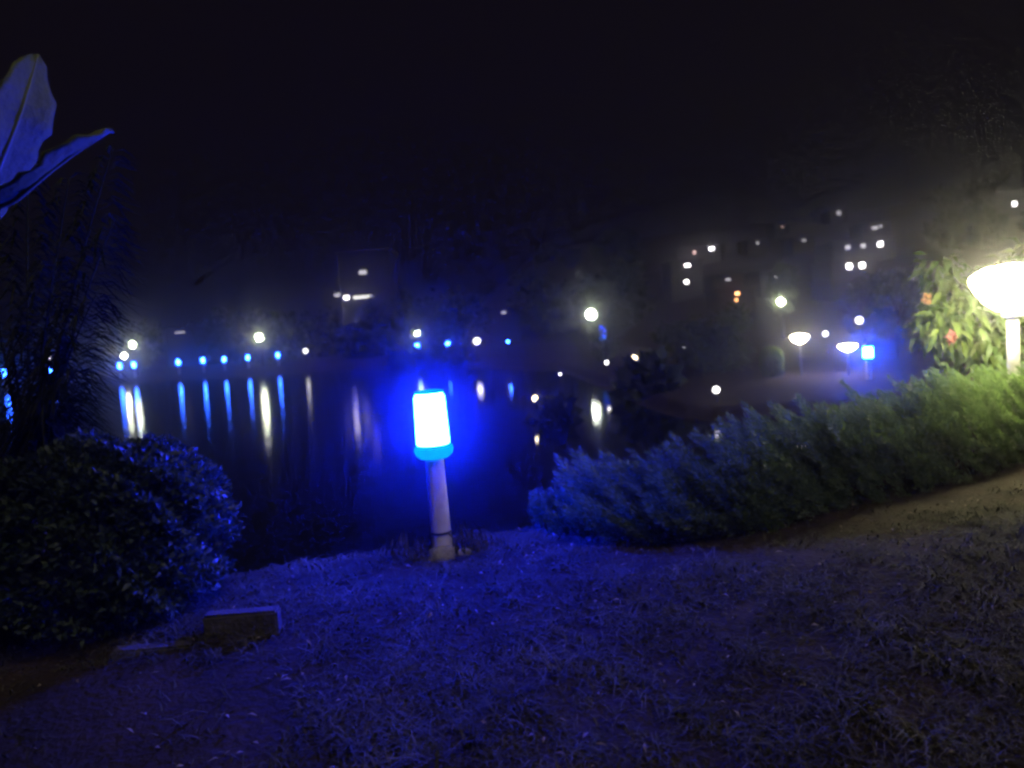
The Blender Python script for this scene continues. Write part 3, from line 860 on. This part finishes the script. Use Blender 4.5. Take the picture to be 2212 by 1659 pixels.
# dark wood behind the shore plus added screening clumps, one mass
def sight(x, y, z):
    v = Vector((x, y, z - EYE))
    return (PW / 2 + FPX * v.dot(_r) / v.dot(_f), PH / 2 - FPX * v.dot(_u) / v.dot(_f))
CLEAR = [(1500, 545), (1537, 537), (1485, 573), (1483, 609), (1592, 638), (1573, 604), (1677, 597), (1835, 575), (1863, 573), (1832, 534), (1865, 531), (1902, 527), (1896, 490),
         (1812, 460), (2192, 440), (1737, 519), (1637, 525), (1838, 618), (1690, 490), (1975, 603), (785, 642), (748, 643), (770, 699), (388, 718), (1088, 675), (1423, 711), (1687, 652), (785, 590)]
def wood():
    r = np.random.default_rng(99)
    pos, d = [], []  # first, clumps added to block lamp reflections on the water
    for x, y, H in ((P(795, 700, 88).x, 88.2, 6.3), (P(812, 700, 88).x, 88.6, 6.1), (P(775, 700, 87).x, 87.5, 3.9), (P(750, 700, 87).x, 88.0, 3.6), (P(800, 700, 87).x, 88.0, 3.7), (5.3, 32.6, 0.95), (5.9, 32.2, 0.9), (1.5, 28.3, 0.3)) + tuple((-11.0 + 0.55 * k, float(np.interp(-(-11.0 + 0.55 * k), [1, 6, 15], [64.5, 71, 80])) + 1.1, 0.86) for k in range(14)):
        u = unit(r.normal(0, 1, (160, 3))) * (r.uniform(0.2, 1, (160, 1)) ** .4)
        pos.append(np.array([[x, y, hz(x, y) + H * .5]]) + u * np.array([[min(0.28 * H, 0.75), min(0.26 * H, 0.8), H * .5]])); d.append(u)
    for i in range(330):
        if i < 190:
            x = r.uniform(-120, 70); s = r.uniform(10, 34)
            y = np.interp(-x, [-35, 15, 40, 200], [70, 84, 88, 92]) + s
        else:
            x = r.uniform(-15, 150); y = r.uniform(95, 260)
        if x > 30 and y < 95:
            y += 15
        z = hz(x, y)
        if any(abs(sight(x, y, z + 3)[0] - a) < 3600 / y + 18 and sight(x, y, z + 7)[1] < b_ + 12 for a, b_ in CLEAR):
            continue
        H = r.uniform(3.0, 7.0) if i < 190 else r.uniform(2.5, 5.5)
        k = 130
        u = unit(r.normal(0, 1, (k, 3))) * (r.uniform(0.2, 1, (k, 1)) ** .4)
        lump = 1 + 0.35 * bumps(u[:, 0] * 3, u[:, 1] * 3 + u[:, 2] * 2, 1.0, i)[:, None]
        pos.append(np.array([[x, y, z + H * .52]]) + u * lump * np.array([[H * .5, H * .5, H * .5]]))
        d.append(u + r.normal(0, .5, (k, 3)))
    pos, d = np.concatenate(pos), np.concatenate(d)
    L = r.uniform(0.5, 1.2, len(pos))
    o = link('wood_and_screens', leaf_mesh('wood_and_screens', pos, d, r.normal(0, 1, pos.shape), L, L * .7), m_wood)
    tag(o, 'dark unlit wood behind the far shore and up the hillside, with added clumps screening reflections', 'wood', kind='stuff')
wood()

# ------------------------------------------------------------------ houses on the hillside
def house(wins, label, Y=None, floor=2.4, flat=True, extra_w=2.0, seed=0, cat='house', name='hillside_house', rise=0.55, size=0.9):
    """wins: list of (px, py, material, w, h); the house is put where the sight line meets the slope"""
    r = random.Random(seed)
    pxm = sum(w[0] for w in wins) / len(wins)
    pym = max(w[1] for w in wins)
    if Y is None:
        Y = 300
        for yy in range(84, 300):
            p = P(pxm, pym, yy)
            if hz(p.x, p.y) + floor >= p.z:
                Y = yy
                break
    pts = [P(w[0], w[1], Y) for w in wins]
    x0 = min(p.x for p in pts) - extra_w; x1 = max(p.x for p in pts) + extra_w
    z1 = max(p.z for p in pts) + rise
    cx_ = (x0 + x1) / 2
    g = hz(cx_, Y + 2) - 0.6
    D = 6.0
    base = Vector((cx_, Y, g))
    t = empty(name, base)
    W = x1 - x0; H = z1 - g
    wins = [(a, b_, m_, w_ * 0.55, h_ * 0.55) for a, b_, m_, w_, h_ in wins]
    link('wall', mesh('house_wall', *box(0, D / 2 + 0.12, H / 2, W, D, H)), m_wall, t)
    if flat:
        rv, rf = join([box(0, D / 2 + .12, H + 0.103, W + .5, D + .5, 0.2)])
    else:
        e = 0.45; y0, y1 = 0.12 - e, D + .12 + e; ym = D / 2 + .12; hw = W / 2 + e
        rv = [(-hw, y0, H - .05), (hw, y0, H - .05), (hw, y1, H - .05), (-hw, y1, H - .05), (-hw, ym, H + D * .32), (hw, ym, H + D * .32),
              (-hw, y0, H - .2), (hw, y0, H - .2), (hw, y1, H - .2), (-hw, y1, H - .2)]
        rf = [(0, 1, 5, 4), (3, 4, 5, 2), (1, 2, 5), (0, 4, 3), (0, 6, 7, 1), (2, 8, 9, 3), (1, 7, 8, 2), (0, 3, 9, 6), (6, 9, 8, 7)]
    link('roof', mesh('house_roof', rv, rf), m_roof, t)
    for (px, py, mt, w, h), p in zip(wins, pts):
        q = p - base
        fr = join([box(q.x - w / 2 - .05, 0.08, q.z, .1, .1, h + .2), box(q.x + w / 2 + .05, 0.08, q.z, .1, .1, h + .2),
                   box(q.x, 0.08, q.z - h / 2 - .05, w, .1, .1), box(q.x, 0.08, q.z + h / 2 + .05, w, .1, .1)])
        wo = link('window', mesh('window_frame', *fr), m_frame, t)
        link('pane', mesh('window_pane', *box(q.x, 0.095, q.z, w, 0.03, h)), mt, wo)
    tag(t, label, cat)
    return t
S = 1.0
house([(1500, 545, e_winred, 1.0, 1.3), (1537, 537, e_win, 1.6, 0.9)], 'hillside house with one rose and one white window', seed=1)
house([(1485, 573, e_win, 1.2, 0.5), (1483, 609, e_win, 0.8, 0.7)], 'narrow two-storey house with lit windows one above the other', seed=2, extra_w=2)
house([(1593, 634, e_winor, 0.9, 0.55), (1591, 648, e_winor, 0.5, 0.4)], 'low house with orange windows above the middle bank', seed=3, Y=92)
house([(1573, 604, e_windim, 1.2, 0.5)], 'house with a faint wide window above the orange one', seed=4)
house([(1677, 597, e_win, 0.6, 0.6)], 'house with a single small window above the bright tree lamp', seed=5)
house([(1835, 575, e_win, 1.0, 1.0), (1863, 573, e_win, 1.0, 1.0)], 'house with two equal bright windows side by side', seed=6)
house([(1832, 534, e_windim, 1.2, 1.0), (1865, 531, e_windim, 1.2, 1.0), (1902, 527, e_win, 1.1, 0.9)], 'house with three windows in a row, rightmost brightest', seed=7)
house([(1890, 492, e_windim, 2.0, 1.0), (1903, 488, e_windim, 1.0, 0.6)], 'house with a pale blurred double window high on the hill', seed=8)
house([(1812, 460, e_windim, 1.6, 1.8)], 'highest hillside house with one faint tall window', seed=9)
house([(2192, 440, e_win, 1.3, 1.3)], 'lone house with a bright window above the near lamp', seed=10)
house([(1737, 519, e_windim, 1.4, 0.5)], 'house with one faint window left of the three-window house', seed=11)
house([(1637, 525, e_windim, 1.0, 0.8)], 'house with one faint window right of the rose window', seed=12)
house([(1838, 618, e_windim, 0.8, 0.6)], 'house with a tiny faint window under the two bright windows', seed=13)
house([(1690, 490, e_winred, 0.8, 0.3)], 'house with a barely lit reddish window high on the hill', seed=14)
house([(1975, 603, e_windim, 0.7, 0.3)], 'house with a tiny faint window left of the flowering shrub', seed=15)

# lakeside building with a lit canopy strip
def lakeside():
    Y = 108.0
    a, b_ = P(766, 642, Y), P(807, 642, Y)
    c = (a + b_) / 2
    g = hz(c.x, Y + 3) - .4
    base = Vector((c.x, Y, g))
    t = empty('lakeside_building', base)
    H = P(785, 545, Y).z - g
    link('wall', mesh('lakeside_wall', *box(0.3, 4.2, H / 2, 7.0, 8.0, H)), m_wall, t)
    link('roof', mesh('lakeside_roof', *box(0.3, 4.2, H + .153, 7.5, 8.5, .3)), m_roof, t)
    q = c - base
    link('canopy', mesh('lakeside_canopy', *box(0, -0.6, q.z + 0.35, 3.6, 1.5, .12)), m_wall, t)
    v, f = tube([(a.x - c.x, -0.9, q.z), (b_.x - c.x, -0.9, q.z)], [0.17, 0.17], 12)
    o = link('canopy_light', mesh('canopy_light', v, f, True), e_tube, t)
    for px, py, mt, w, h in ((748, 643, e_win, .6, .35), (783, 588, e_windim, 1.0, .5), (728, 637, e_windim, .8, .3)):
        p = P(px, py, Y) - base
        link('window', mesh('lakeside_window', *box(p.x, 0.15, p.z, w, .12, h)), mt, t)
    tag(t, 'tall lakeside building with a bright white canopy light strip', 'building')
lakeside()
house([(388, 718, e_windim, 2.4, 0.25)], 'low far-shore house with a thin faint light strip', seed=20, Y=104, flat=True)
house([(1088, 675, e_windim, 1.0, 0.35)], 'far-shore house with a tiny faint window above the blue lamp', seed=21, Y=100, flat=True)

# ------------------------------------------------------------------ added haze that imitates lens bloom round the lamps
hx0, hx1, hy0, hy1, hz0, hz1 = -330, 330, -70, 350, -5.0, float(ZZ.max()) + 16
hv, hf = box((hx0 + hx1) / 2, (hy0 + hy1) / 2, (hz0 + hz1) / 2, hx1 - hx0, hy1 - hy0, hz1 - hz0)
m_haze = bpy.data.materials.new('bloom_haze')
m_haze.use_nodes = True
nt = m_haze.node_tree
nt.nodes.remove(nt.nodes['Principled BSDF'])
pv = nt.nodes.new('ShaderNodeVolumePrincipled')
pv.inputs['Color'].default_value = (0.9, 0.9, 0.92, 1)
pv.inputs['Density'].default_value = 0.0044
pv.inputs['Anisotropy'].default_value = 0.95
nt.links.new(pv.outputs[0], nt.nodes['Material Output'].inputs['Volume'])
haze = link('haze', mesh('haze', hv, hf), m_haze)
tag(haze, 'thin added haze giving the lamps bloom-like halos', kind='stuff')
